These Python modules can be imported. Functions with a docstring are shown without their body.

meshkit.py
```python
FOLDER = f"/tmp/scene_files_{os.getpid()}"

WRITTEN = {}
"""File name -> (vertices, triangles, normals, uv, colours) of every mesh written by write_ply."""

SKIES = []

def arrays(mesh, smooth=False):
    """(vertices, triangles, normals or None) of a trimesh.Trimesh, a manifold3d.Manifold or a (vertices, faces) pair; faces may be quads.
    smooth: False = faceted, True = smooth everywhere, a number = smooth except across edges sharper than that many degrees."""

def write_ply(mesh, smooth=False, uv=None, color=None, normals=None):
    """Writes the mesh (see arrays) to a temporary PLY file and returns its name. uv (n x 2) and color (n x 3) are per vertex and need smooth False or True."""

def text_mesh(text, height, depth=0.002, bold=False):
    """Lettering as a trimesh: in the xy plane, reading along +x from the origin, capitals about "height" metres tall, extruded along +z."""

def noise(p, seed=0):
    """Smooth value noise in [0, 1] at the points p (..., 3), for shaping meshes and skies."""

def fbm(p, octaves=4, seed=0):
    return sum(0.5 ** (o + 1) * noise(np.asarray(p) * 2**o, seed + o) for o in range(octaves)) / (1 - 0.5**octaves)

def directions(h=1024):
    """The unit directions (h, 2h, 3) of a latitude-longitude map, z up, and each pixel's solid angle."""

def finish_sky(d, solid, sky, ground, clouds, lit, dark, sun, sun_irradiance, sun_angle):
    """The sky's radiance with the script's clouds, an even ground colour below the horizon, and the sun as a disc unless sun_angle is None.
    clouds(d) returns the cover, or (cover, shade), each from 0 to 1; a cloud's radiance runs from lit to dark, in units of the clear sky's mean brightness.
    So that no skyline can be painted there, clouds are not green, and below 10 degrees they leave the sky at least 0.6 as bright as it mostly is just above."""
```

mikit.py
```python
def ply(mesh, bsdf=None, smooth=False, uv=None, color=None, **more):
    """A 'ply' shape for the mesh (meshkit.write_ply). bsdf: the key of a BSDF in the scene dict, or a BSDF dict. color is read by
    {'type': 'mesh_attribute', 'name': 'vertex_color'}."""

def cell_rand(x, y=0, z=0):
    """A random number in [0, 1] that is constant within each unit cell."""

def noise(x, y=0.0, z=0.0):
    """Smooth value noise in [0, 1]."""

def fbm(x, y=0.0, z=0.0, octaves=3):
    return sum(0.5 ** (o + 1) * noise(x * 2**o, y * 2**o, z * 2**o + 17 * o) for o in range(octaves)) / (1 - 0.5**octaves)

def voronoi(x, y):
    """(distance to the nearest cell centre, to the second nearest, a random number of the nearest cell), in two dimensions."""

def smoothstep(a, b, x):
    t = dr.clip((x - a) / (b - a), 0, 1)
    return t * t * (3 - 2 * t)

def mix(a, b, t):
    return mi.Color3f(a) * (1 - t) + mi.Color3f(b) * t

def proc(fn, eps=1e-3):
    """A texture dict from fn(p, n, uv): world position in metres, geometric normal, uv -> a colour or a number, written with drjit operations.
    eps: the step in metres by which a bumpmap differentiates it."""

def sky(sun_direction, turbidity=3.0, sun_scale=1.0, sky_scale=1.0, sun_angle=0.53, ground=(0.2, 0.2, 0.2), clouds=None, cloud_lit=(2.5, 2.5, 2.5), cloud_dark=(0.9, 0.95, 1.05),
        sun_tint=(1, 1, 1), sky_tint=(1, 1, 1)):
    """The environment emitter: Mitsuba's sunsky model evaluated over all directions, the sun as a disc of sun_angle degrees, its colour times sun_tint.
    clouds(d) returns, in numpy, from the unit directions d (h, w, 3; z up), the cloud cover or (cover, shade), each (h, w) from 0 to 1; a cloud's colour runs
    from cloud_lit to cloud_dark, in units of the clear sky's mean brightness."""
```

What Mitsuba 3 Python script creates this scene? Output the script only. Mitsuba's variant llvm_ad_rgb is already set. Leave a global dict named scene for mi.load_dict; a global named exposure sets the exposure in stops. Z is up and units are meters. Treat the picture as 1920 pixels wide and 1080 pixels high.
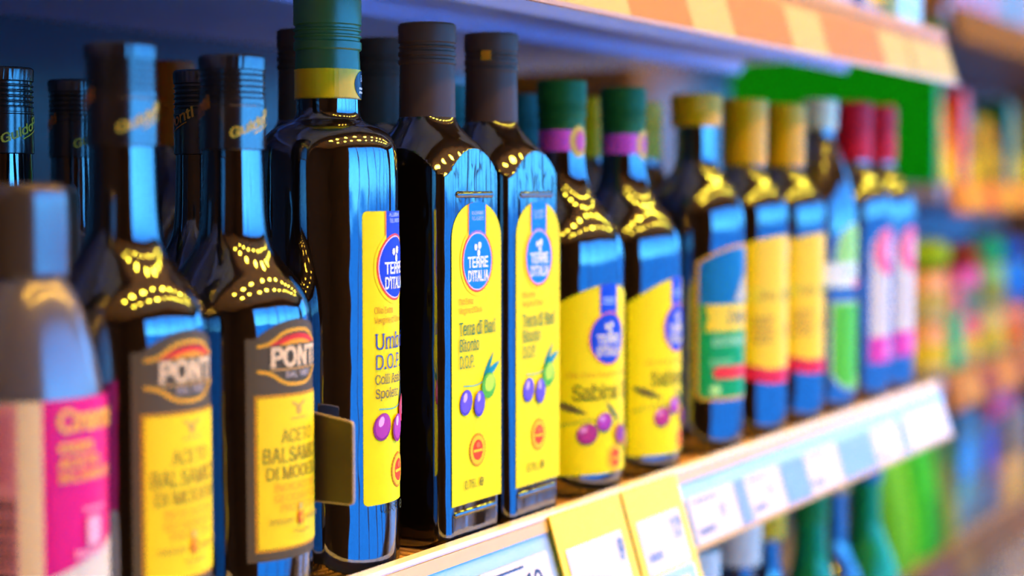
import math, random
import numpy as np, trimesh, mitsuba as mi, mikit
import drjit as dr
from shapely.geometry import Polygon, Point, box as sbox, LineString, MultiPolygon
from shapely import affinity
from shapely.ops import unary_union
import manifold3d as m3

random.seed(7)
rng = np.random.default_rng(7)
T = mi.ScalarTransform4f
scene, labels = {}, {}

# ------------------------------------------------------------------ camera, sky, exposure
exposure = -0.2
F_PX = 3187.0
YAW, PITCH = math.radians(29.9603), math.radians(3.2326)
EYE = np.array([-0.86681, -0.55811, 0.212])
FWD = np.array([math.cos(YAW) * math.cos(PITCH), math.sin(YAW) * math.cos(PITCH), -math.sin(PITCH)])
scene['camera'] = {'type': 'thinlens', 'fov': math.degrees(2 * math.atan(960 / F_PX)), 'fov_axis': 'x', 'aperture_radius': 0.0095,
                   'focus_distance': 0.97, 'near_clip': 0.05, 'far_clip': 100.0,
                   'to_world': T().look_at(origin=EYE.tolist(), target=(EYE + FWD).tolist(), up=[0, 0, 1])}
scene['sky'] = mikit.sky((0.25, 0.7, 0.45), turbidity=2.5, sun_scale=0.0, sky_scale=15.0, sky_tint=(0.30, 1.2, 2.4), ground=(0.38, 0.8, 0.95))

# ------------------------------------------------------------------ materials
def lin(c):
    """A colour given as 0-255 sRGB or '#rrggbb'."""
    if isinstance(c, str): c = [int(c[i:i + 2], 16) for i in (1, 3, 5)]
    c = np.array(c, float) / 255
    return np.where(c < .04045, c / 12.92, ((c + .055) / 1.055) ** 2.4)

VC = {'type': 'mesh_attribute', 'name': 'vertex_color'}
def princ(rough, spec=0.5, **k): return {'type': 'twosided', 'bsdf': {'type': 'principled', 'base_color': VC, 'roughness': rough, 'specular': spec, **k}}
def glass_wave(p, n, uv):
    return 0.0011 * mikit.noise(p.x * 46 + 3, p.y * 46, p.z * 9) + 0.00012 * mikit.noise(p.x * 300, p.y * 300, p.z * 60)
scene['dark_glass'] = {'type': 'bumpmap', 'tex': mikit.proc(glass_wave, eps=1e-3), 'scale': 1.0,
                       'bsdf': {'type': 'twosided', 'bsdf': {'type': 'principled', 'base_color': VC, 'roughness': 0.035, 'eta': 2.5}}}
scene['paper'] = princ(0.45, 0.08)
scene['print_gloss'] = princ(0.3, 0.2)
scene['plastic'] = princ(0.33, 0.6)
scene['cap_metal'] = princ(0.35, 0.2)
scene['capsule'] = princ(0.36, 0.8)
scene['painted_metal'] = princ(0.3, 0.6)
scene['matte'] = princ(0.8, 0.2)
scene['green_glass'] = princ(0.08, 0.5)
scene['soft_cap'] = princ(0.5, 0.25)
scene['satin'] = {'type': 'twosided', 'bsdf': {'type': 'principled', 'base_color': VC, 'roughness': 0.2, 'eta': 2.0}}
def tile_floor(p, n, uv):
    gx, gy = p.x / 0.45, p.y / 0.45
    fx, fy = gx - dr.floor(gx), gy - dr.floor(gy)
    joint = mikit.smoothstep(0.0, 0.012, dr.minimum(dr.minimum(fx, 1 - fx), dr.minimum(fy, 1 - fy)))
    t = 0.85 + 0.15 * mikit.cell_rand(gx, gy)
    return mikit.mix((0.3, 0.3, 0.3), (0.68, 0.68, 0.66), joint) * t
scene['floor_tile'] = {'type': 'principled', 'base_color': mikit.proc(tile_floor), 'roughness': 0.12, 'specular': 0.6}
scene['smoky_plastic'] = {'type': 'twosided', 'bsdf': {'type': 'principled', 'base_color': {'type': 'rgb', 'value': [0.035, 0.026, 0.012]}, 'roughness': 0.35, 'specular': 0.5}}

# ------------------------------------------------------------------ mesh helpers
def tm(v, f): return trimesh.Trimesh(np.asarray(v, float), np.asarray(f, int), process=False)
def cat(*ms): return trimesh.util.concatenate([m for m in ms if m is not None])
def man2tm(m):
    a = m.to_mesh(); return tm(a.vert_properties[:, :3], a.tri_verts)

def shape(mesh, bsdf, color, angle=35):
    """The ply dict of a mesh in one colour (or one colour per vertex when the mesh is not to be smoothed)."""
    color = np.asarray(color, float)
    if color.ndim == 1:
        if angle: mesh = trimesh.graph.smooth_shade(mesh, angle=math.radians(angle), facet_minarea=None)
        return mikit.ply(mesh, bsdf, smooth=bool(angle), color=np.tile(color, (len(mesh.vertices), 1)))
    return mikit.ply(mesh, bsdf, smooth=False, color=color)

def chaikin(pts, n=3):
    """Rounds a polyline; a point given twice stays a corner."""
    p = [np.array(q, float) for q in pts]
    for _ in range(n):
        out = [p[0]]
        for a, b in zip(p[:-1], p[1:]):
            if np.allclose(a, b): out += [a, b]; continue
            out += [a * .75 + b * .25, a * .25 + b * .75]
        out.append(p[-1]); p = out
    keep = [p[0]]
    for q in p[1:]:
        if np.linalg.norm(q - keep[-1]) > 1e-6: keep.append(q)
    return keep

def lathe(profile, n=72, knurl=None):
    """Surface of revolution of (r, z) points, bottom to top; knurl(az, r, z) scales the radius."""
    pr = np.array(profile, float)
    az = np.arange(n) * 2 * np.pi / n
    v, f = [], []
    for r, z in pr:
        k = np.ones(n) if knurl is None else knurl(az, r, z)
        v.append(np.stack([r * k * np.cos(az), r * k * np.sin(az), np.full(n, z)], 1))
    v = np.vstack(v)
    i = np.arange(n); j = (i + 1) % n
    for k in range(len(pr) - 1):
        a, b = k * n, (k + 1) * n
        f += [np.stack([a + i, a + j, b + j], 1), np.stack([a + i, b + j, b + i], 1)]
    c0, c1 = len(v), len(v) + 1
    v = np.vstack([v, [[0, 0, pr[0, 1]], [0, 0, pr[-1, 1]]]])
    f += [np.stack([j, i, i * 0 + c0], 1), np.stack([(len(pr) - 1) * n + i, (len(pr) - 1) * n + j, i * 0 + c1], 1)]
    return tm(v, np.vstack(f))

def rbox(x0, x1, y0, y1, z0, z1, r=0.002, seg=8):
    """A box with rounded edges."""
    r = min(r, (x1 - x0) / 2.01, (y1 - y0) / 2.01, (z1 - z0) / 2.01)
    s = m3.Manifold.sphere(r, seg)
    pts = [s.translate((x, y, z)) for x in (x0 + r, x1 - r) for y in (y0 + r, y1 - r) for z in (z0 + r, z1 - r)]
    return man2tm(m3.Manifold.batch_hull(pts))
def bx(x0, x1, y0, y1, z0, z1):
    m = trimesh.creation.box((x1 - x0, y1 - y0, z1 - z0)); m.apply_translation(((x0 + x1) / 2, (y0 + y1) / 2, (z0 + z1) / 2)); return m
def cbox(x0, x1, y0, y1, z0, z1, c=0.002):
    """A box with chamfered edges: the hull of three boxes."""
    v = []
    for a, b, d in ((0, c, c), (c, 0, c), (c, c, 0)):
        v += [(x, y, z) for x in (x0 + a, x1 - a) for y in (y0 + b, y1 - b) for z in (z0 + d, z1 - d)]
    return trimesh.Trimesh(np.array(v)).convex_hull
def sweep_x(profile, x0, x1):
    """A closed (y, z) profile carried along x."""
    p = Polygon(profile); m = trimesh.creation.extrude_polygon(p, x1 - x0, engine='earcut')
    v = np.array(m.vertices); return tm(np.stack([v[:, 2] + x0, v[:, 0], v[:, 1]], 1), m.faces)

# ---- flat print: shapely figures wrapped on a cylinder or laid on a face
def polys(g):
    if g.is_empty: return []
    if g.geom_type == 'Polygon': return [g]
    return [q for h in getattr(g, 'geoms', []) for q in polys(h)]
def cyl(R, az0, k=1.0): 
    def f(u, z, off):
        a = az0 + u / R; z = .212 - k * (.212 - z)
        return np.stack([(R + off) * np.cos(a), (R + off) * np.sin(a), z], 1)
    f.curved = True; return f
def face_y(x0, y0, z0=0.0):           # a face that looks along -y
    def f(u, z, off): return np.stack([x0 + u, np.full(len(u), y0) - off, z0 + z], 1)
    f.curved = False; return f
def slant(x0, p0, p1):                 # a face that leans: z counts down from p0 = (y, z) towards p1
    d = np.array(p1) - np.array(p0); d = d / np.linalg.norm(d); nrm = np.array([d[1], -d[0]])
    def f(u, z, off): return np.stack([x0 + u, p0[0] - d[0] * z + nrm[0] * off, p0[1] - d[1] * z + nrm[1] * off], 1)
    f.curved = False; return f
def sheet(geom, place, off, step=0.0025):
    vs, fs, n = [], [], 0
    for g in polys(geom):
        x0, _, x1, _ = g.bounds
        cuts = [g] if not place.curved else [q for k in range(int(math.ceil((x1 - x0) / step))) for q in polys(g.intersection(sbox(x0 + k * step, -9, x0 + (k + 1) * step, 9)))]
        for q in cuts:
            if q.area < 1e-10: continue
            try: v, f = trimesh.creation.triangulate_polygon(q, engine='earcut')
            except Exception: continue
            if len(f) == 0: continue
            a, b, c = (v[f[:, k]] for k in range(3))
            area = (b[:, 0] - a[:, 0]) * (c[:, 1] - a[:, 1]) - (b[:, 1] - a[:, 1]) * (c[:, 0] - a[:, 0])
            f = np.where((area < 0)[:, None], f[:, ::-1], f)
            vs.append(place(v[:, 0], v[:, 1], off)); fs.append(f + n); n += len(v)
    return tm(np.vstack(vs), np.vstack(fs)) if vs else None
def printed(layers, place, bsdf='paper', base=0.0003, gap=0.00012, step=0.0025):
    """One mesh of (figure, colour) layers, each a little above the one before; a layer may carry a colour function of (u, z)."""
    ms, cs = [], []
    for k, (g, c) in enumerate(layers):
        m = sheet(g, place, base + gap * k, step)
        if m is None: continue
        ms.append(m); cs.append(np.tile(lin(c), (len(m.vertices), 1)))
    return shape(cat(*ms), bsdf, np.vstack(cs), 0)

_text = {}
def text(s, h, x=0.0, y=0.0, squeeze=1.0, serif=False, bold=0, align='l'):
    """Lettering as a shapely figure, capitals h tall, baseline at y."""
    from PIL import Image, ImageDraw, ImageFont
    key = (s, serif, bold)
    if key not in _text:
        font = ImageFont.load_default(96)
        hb = font.getbbox('H', anchor='ls'); cap = -hb[1]
        x0, y0, x1, y1 = font.getbbox(s, anchor='ls', stroke_width=bold)
        pad = 14
        im = Image.new('L', (x1 - x0 + 2 * pad, y1 - y0 + 8))
        ImageDraw.Draw(im).text((pad - x0, 4 - y0), s, 255, font, anchor='ls', stroke_width=bold)
        on = np.asarray(im) > 127
        base = 4 - y0
        if serif:                                   # small feet on every stem at baseline, x-height and cap height
            xh = -font.getbbox('x', anchor='ls')[1]
            out = on.copy()
            for row, up in ((base - 1, 1), (base - cap, 0)):
                rr = np.clip(np.array([row - 2, row - 1, row]) if up else np.array([row, row + 1, row + 2]), 0, on.shape[0] - 1)
                line = on[rr[1]]
                beyond = on[np.clip(rr[0] - 6 if not up else rr[2] + 6, 0, on.shape[0] - 1)]
                e = np.flatnonzero(np.diff(np.concatenate([[0], line.astype(int), [0]])))
                for a, b in zip(e[::2], e[1::2]):
                    if b - a < 22 and not beyond[a:b].any():
                        for r in np.concatenate([rr, rr + (-1 if up else 1)]): out[np.clip(r, 0, on.shape[0] - 1), max(0, a - 6):b + 6] = True
            on = out
        on = np.pad(on, ((0, 0), (1, 1))).astype(np.int8)
        rows, starts = np.nonzero(np.diff(on, axis=1) == 1); ends = np.nonzero(np.diff(on, axis=1) == -1)[1]
        g = unary_union([sbox(a, -r - 1, b, -r) for a, b, r in zip(starts, ends, rows)]).buffer(0.6).buffer(-0.6).simplify(0.8)
        g = affinity.translate(g, -pad, base)
        _text[key] = affinity.scale(g, 1 / cap, 1 / cap, origin=(0, 0))
    g = affinity.scale(_text[key], h * squeeze, h, origin=(0, 0))
    w = g.bounds[2] if not g.is_empty else 0
    return affinity.translate(g, x - (w / 2 if align == 'c' else w if align == 'r' else 0), y)
def oval(x, y, a, b, rot=0): return affinity.rotate(affinity.scale(Point(x, y).buffer(1, 20), a, b), rot, origin=(x, y))
def leaf(x0, y0, x1, y1, w):
    d = np.array([x1 - x0, y1 - y0]); n = np.array([-d[1], d[0]]) / np.linalg.norm(d)
    t = np.linspace(0, 1, 14); s = np.sin(np.pi * t ** .8) * w / 2
    c = np.array([x0, y0]) + t[:, None] * d
    return Polygon(np.vstack([c + s[:, None] * n, (c - s[:, None] * n)[::-1]])).buffer(0)
def rrect(x0, y0, x1, y1, r=0.002): return sbox(x0 + r, y0 + r, x1 - r, y1 - r).buffer(r, 6)
def stroke(pts, w): return LineString(chaikin(pts, 2)).buffer(w / 2, 4)
def bars(x0, x1, y, n, h=0.0009, gap=0.0018, jag=0.15):
    """Small print that cannot be read: lines of unequal length."""
    return unary_union([sbox(x0, y - k * gap - h, x1 - (x1 - x0) * jag * ((k * 37) % 10) / 10, y - k * gap) for k in range(n)])

# ------------------------------------------------------------------ scene helpers
def numbered(name):
    taken = lambda k: k in labels or k in scene
    if not taken(name): return name
    n = 1
    while taken(f'{name}_{n:03d}'): n += 1
    return f'{name}_{n:03d}'
def thing(name, parts, label, category, pos=(0, 0, 0), rot=0.0, group=None, part_labels=None, tilt=None):
    """parts: list of (suffix, ply dict); '' is the thing's own mesh. Repeated suffixes are numbered."""
    key = numbered(name); labels[key] = {'label': label, 'category': category}
    if group: labels[key]['group'] = group
    m = T().translate(list(map(float, pos))).rotate([0, 0, 1], float(rot))
    if tilt: m = m.rotate(*tilt)
    used = {}
    for suffix, d in parts:
        k = key
        if suffix:
            n = used.get(suffix, 0); used[suffix] = n + 1
            k = f'{key}__{suffix}' + (f'_{n:03d}' if n else '')
        scene[k] = {**d, 'to_world': m}
        if part_labels and suffix in part_labels: labels[k] = {'label': part_labels[suffix]}
    return key
def structure(name, d, kind='structure', label=None):
    scene[name] = d; labels[name] = {'kind': kind}
    if label: labels[name]['label'] = label

# ------------------------------------------------------------------ the shop: floor, walls, windows, ceiling lamps
FZ, CZ = -1.15, 2.25
X0, X1, Y0, Y1 = -4.5, 7.5, -3.4, 1.6
structure('floor', mikit.ply(bx(X0, X1, Y0, Y1, FZ - .1, FZ), 'floor_tile'))
structure('ceiling', shape(bx(X0, X1, Y0, Y1, CZ, CZ + .1), 'matte', (.85, .46, .11), 0))
wallc = (.07, .042, .022)
structure('wall_back', shape(bx(X0, X1, Y1, Y1 + .1, FZ, CZ), 'matte', wallc, 0))
structure('wall_left', shape(bx(X0 - .1, X0, Y0, Y1, FZ, CZ), 'matte', wallc, 0))
WX0, WX1, WZ0, WZ1 = -1.5, 7.1, -1.0, 1.75
structure('wall_front', shape(cat(bx(X0, WX0, Y0 - .1, Y0, FZ, CZ), bx(WX1, X1, Y0 - .1, Y0, FZ, CZ), bx(WX0, WX1, Y0 - .1, Y0, FZ, WZ0), bx(WX0, WX1, Y0 - .1, Y0, WZ1, CZ)), 'matte', wallc, 0))
structure('wall_right', shape(cat(bx(X1, X1 + .1, Y0, Y0 + .3, FZ, CZ), bx(X1, X1 + .1, -.5, Y1, FZ, CZ), bx(X1, X1 + .1, Y0 + .3, -.5, FZ, WZ0), bx(X1, X1 + .1, Y0 + .3, -.5, WZ1, CZ)), 'matte', wallc, 0))
fr = [cbox(x - .035, x + .035, Y0 - .09, Y0 - .01, WZ0, WZ1, .006) for x in np.linspace(WX0 + .03, WX1 - .03, 9)]
fr += [cbox(WX0, WX1, Y0 - .09, Y0 - .01, z - .03, z + .03, .006) for z in (WZ0 + .03, WZ1 - .03)]
structure('window_1', shape(cat(*fr), 'painted_metal', (.12, .12, .13), 0))
fr = [cbox(X1 + .01, X1 + .09, y - .035, y + .035, WZ0, WZ1, .006) for y in np.linspace(Y0 + .33, -.53, 4)]
structure('window_2', shape(cat(*fr), 'painted_metal', (.12, .12, .13), 0))
lamp_mesh = lathe([(.105, -.008), (.114, 0.0)], 16)
lamp_emit = {'type': 'area', 'radiance': {'type': 'rgb', 'value': [100.0, 54.0, 4.0]}}
k = 0
for yy in (-0.35, -1.15, -1.95):
    for xx in np.arange(-1.5, 5.6, 0.62):
        key = 'ceiling__lamp' + (f'_{k:03d}' if k else ''); k += 1
        scene[key] = {**shape(lamp_mesh, 'matte', (.8, .8, .8), 0), 'emitter': lamp_emit, 'to_world': T().translate([float(xx + .1 * (yy > -1)), yy, CZ - .012])}

# ------------------------------------------------------------------ shelves of the first unit
RIBC = lin((214, 160, 92))
LIP0, LIP1 = (-.038, .004), (-.055, -.05)     # (y, z) of the price rail's top and bottom edge, above its board's deck
def board(name, z, x0, x1, y_front, depth, label, railc, lipc, ribs=None, deckc=(.42, .3, .18), underc=(.42, .58, .92), group='shelf boards'):
    """A shelf board: deck, folded lips under it, ribbed mat on it, slanted price rail in front."""
    dy = y_front + .038
    P = lambda a: (a[0] + dy, a[1] + z)
    yb = y_front + depth
    parts = [('deck', shape(cat(bx(x0, x1, y_front + .004, yb, z - .022, z - (.0032 if ribs else .0005))), 'painted_metal', deckc if ribs else underc, 0)),
             ('front_lip', shape(sweep_x([(dy + .05, z - .022), (dy + .056, z - .036), (dy + .06, z - .036), (dy + .06, z - .022)], x0, x1 - .002), 'painted_metal', underc, 0)),
             ('stiffener', shape(sweep_x([(dy + .176, z - .022), (dy + .18, z - .033), (dy + .186, z - .033), (dy + .186, z - .022)], x0, x1 - .002), 'painted_metal', underc, 0)),
             ('price_rail', shape(sweep_x([P((-.034, .005)), P((-.0397, .005)), P((-.0570, -.051)), P((-.053, -.051)), P((-.035, .0))], x0, x1 + .03), 'painted_metal', railc, 0)),
             ('rail_lip', shape(sweep_x([P((-.033, .0058)), P((-.033, .0072)), P((-.0405, .0072)), P((-.0422, .0052)), P((-.0418, .0040)), P((-.0395, .0055))], x0, x1 + .028), 'painted_metal', (.62, .62, .66) if z < .3 else lipc, 0)),
             ('rail_edge', shape(sweep_x([P((-.0399, .0036)), P((-.0425, .0038)), P((-.0442, -.0035)), P((-.0424, -.0035))], x0, x1 + .028), 'painted_metal', lipc, 0)),
             ('rail_foot', shape(sweep_x([P((-.0568, -.0490)), P((-.0590, -.0490)), P((-.0592, -.0520)), P((-.0560, -.0520))], x0, x1 + .028), 'painted_metal', lipc, 0))]
    if ribs:
        a, b, yr = ribs
        parts.append(('ribbed_mat', shape(cat(*[cbox(x - .0024, x + .0024, dy - .026, dy + yr, z - .0033, z + .0, .0006) for x in np.arange(a, b, .0095)]), 'plastic', RIBC, 0)))
    k = thing(name, parts, label, 'shelf', group=None)
    if ribs: labels[k + '__ribbed_mat'] = {'label': 'tan ribbed shelf mat', 'kind': 'stuff'}
    return k
TOPZ, LOWZ = .378, -.375
# decks lie 4 mm under the bottles' feet where a ribbed mat carries them
board('shelf_board', -.0002, -1.1, .93, -.038, .535, 'shelf board carrying the front row of dark oil and vinegar bottles', lin((158, 192, 222)), lin((212, 172, 84)), ribs=(-.4, .93, .40), deckc=(.09, .055, .03))
board('shelf_board', TOPZ - .0, -1.1, .93, -.038, .535, 'shelf board above the bottles with peach and cream price strip', lin((176, 126, 76)), lin((180, 138, 84)))
board('shelf_board', LOWZ, -1.1, 1.05, -.038, .535, 'bottom shelf board below the bottle row holding white capped and green bottles', lin((190, 205, 225)), lin((230, 205, 165)))
thing('back_panel', [('', shape(bx(-1.1, .93, .5, .52, -.9, 1.0), 'painted_metal', (.055, .05, .05), 0))], 'dark back panel behind the row of oil bottles', 'panel')

# ------------------------------------------------------------------ price tags on the rails
def tag(x0, x1, t0, t1, dz, price=None, color='#d4d2d4', ink='#34507c', label='', dy=0.0, small=True, group=None, ph=.011):
    pl = slant(0, (-.0400 + dy, .004 + dz - .0), (-.0567 + dy, -.05 + dz))
    L = .0567
    za, zb = -t1 * L, -t0 * L
    w = x1 - x0
    m = [(rrect(x0, za, x1, zb, .0012), color)]
    parts = [('', printed(m, pl, 'paper', base=.0016))]
    ink_l = []
    if price: ink_l.append((text(price, ph, x1 - w * .42, za + (zb - za) * .5 - ph * .4, squeeze=.8, bold=1), ink))
    if small: ink_l += [(bars(x0 + w * .08, x0 + w * .45, za + (zb - za) * .30, 3), ink), (bars(x0 + w * .08, x0 + w * .6, zb - (zb - za) * .1, 1, h=.0012), ink)]
    if ink_l: parts.append(('lettering', printed(ink_l, pl, 'paper', base=.0019)))
    return thing('price_tag', parts, label, 'price tag', group=group)
tag(-.10, -.020, .34, 1.0, 0, label='pale blue price tag at the bottom edge under the tall round bottle', color='#a8bfe0', small=False)
tag(-.0183, .0631, .33, 1.0, 0, price='19', label='white price tag left of the yellow price holders', ph=.016)
tag(.277, .364, .36, .98, 0, price='12', label='white price tag just right of the yellow price holders', ph=.009)
tag(.366, .386, .36, .98, 0, color='#7fa4dc', small=False, label='narrow light blue slip between the first and second white tags right of the holders')
tag(.387, .462, .36, .98, 0, price='6', label='second white price tag right of the yellow holders', ph=.009)
tag(.464, .520, .36, .98, 0, color='#7aa6e4', small=False, label='light blue slip on the rail below the golden labelled bottles')
tag(.522, .604, .36, .98, 0, price='5', label='white price tag below the golden labelled bottles', ph=.008)
tag(.606, .70, .36, .98, 0, color='#7eaae4', small=False, label='wide light blue slip below the white capped bottle')
tag(.702, .783, .36, .98, 0, price='4', label='white price tag below the white capped bottle', ph=.008)
tag(.785, .808, .36, .98, 0, color='#8cb2e0', small=False, label='narrow pale blue slip under the first red capped bottle')
tag(.810, .95, .36, .98, 0, label='last white price tag at the right end of the rail', small=False)
# yellow holders hang in front of the rail
def holder(x0, x1, price, label, second=False):
    pl = slant(0, (-.0432, .0058), (-.0602, -.05)); L = .0584
    w = x1 - x0
    body = m3.Manifold.hull_points([[x, y - e, z] for x in (x0, x1) for (y, z) in ((-.0432, .0058), (-.0432 - .0170 * 1.62, .0058 - .0558 * 1.62)) for e in (.0, .0014)])
    parts = [('card', shape(man2tm(body), 'print_gloss', lin((252, 214, 20)), 0)),
             ('tag', printed([(rrect(x0 + .008, -.062, x1 - .012, -.0235, .001), '#cdd0d8')], pl, 'paper', base=.0019)),
             ('lettering', printed([(text(price, .0135, x1 - .022 - (.01 if len(price) > 1 else 0), -.0425, squeeze=.7, bold=1), '#4a78b0'),
                                    (text('90', .006, x1 - .0195 + (.0 if len(price) > 1 else .001), -.036, squeeze=.7), '#6a8cc0'),
                                    (bars(x0 + .014, x0 + .036, -.048, 3), '#6078a8')], pl, 'paper', base=.0022))]
    if second:
        parts.append(('ticket', printed([(rrect(x0 + .008, -.088, x1 - .010, -.064, .001), '#9cc8f6'), (rrect(x0 + .022, -.088, x1 - .022, -.071, .001), '#f4dc50')], pl, 'paper', base=.0019)))
    return thing('price_holder', parts, label, 'price tag holder')
holder(.0715, .1700, '9', 'yellow price holder with a white tag reading 9')
holder(.1745, .2640, '12', 'yellow price holder with a blue ticket below its white tag', second=True)
# cream and peach strips on the upper rail
U = TOPZ
peach, cream = '#a87848', '#b0a868'
ups = [(-.05, .068, cream), (.0685, .160, cream), (.1605, .262, peach), (.2625, .341, cream), (.3415, .466, peach), (.4665, .551, cream), (.5515, .713, peach), (.7135, .803, cream), (.808, .955, cream)]
names = ['first cream price strip at the left of the upper rail', 'cream price strip left of the first peach strip on the upper rail', 'peach price strip on the upper rail above the green capped bottles', 'cream price strip on the upper rail above the yellow capped bottle', 'second peach price strip on the upper rail from the left',
         'cream price strip between the second and third peach strips', 'widest peach price strip on the upper rail', 'cream price strip right of the widest peach strip', 'last cream price strip at the right end of the upper rail']
for (a, b, c), nm in zip(ups, names): tag(a, b, .30, .99, U, color=c, small=False, label=nm)

# ------------------------------------------------------------------ bottles
GL_BROWN, GL_GREEN, GL_BLACK = (.003, .0018, .0006), (.002, .003, .001), (.0012, .001, .001)
def cap_profile(r, z0, z1, rings=(), rim=.0015):
    p = [(r * .96, z0), (r, z0 + .0008)]
    for z in rings: p += [(r, z - .0014), (r * .95, z - .0007), (r * .95, z + .0007), (r, z + .0014)]
    return p + [(r, z1 - rim), (r - rim * .4, z1 - rim * .35), (r - rim, z1)]
def knurl_top(z0, n=48, d=.018):
    return lambda az, r, z: 1 + (d * np.sign(np.cos(n * az)) if z > z0 else 0) * np.ones_like(az)

# --- square oil bottle: a rounded square column cut by a round dome, which leaves an arch on each face
SQ = .0335
def square_bottle():
    cs = m3.CrossSection.square((2 * SQ - .018, 2 * SQ - .018), True).offset(.009, m3.JoinType.Round, circular_segments=32)
    col = cs.extrude(.30)
    dome = chaikin([(.0, .0), (.0, .0), (.034, .0), (.0435, .006), (.0475, .012), (.0475, .03), (.0475, .19), (.0475, .204), (.044, .222), (.034, .238), (.0225, .2485), (.0168, .256), (.0160, .266), (.0160, .285), (.0160, .285), (.0, .285)], 3)
    m = m3.CrossSection([[(r, z) for r, z in dome] ]).revolve(96)
    b = (col ^ m)
    slot = cs_bar = m3.Manifold.batch_hull([m3.Manifold.sphere(.0022, 12).translate((sx * .0195, -SQ + .0006, .2105)) for sx in (-1, 1)])
    foot = m3.Manifold.batch_hull([m3.Manifold.sphere(.0024, 12).translate((sx * .0225, -SQ + .0006, .0205)) for sx in (-1, 1)])
    return man2tm(b), man2tm(slot), man2tm(foot)
sqm, slotm, footm = square_bottle()
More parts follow.
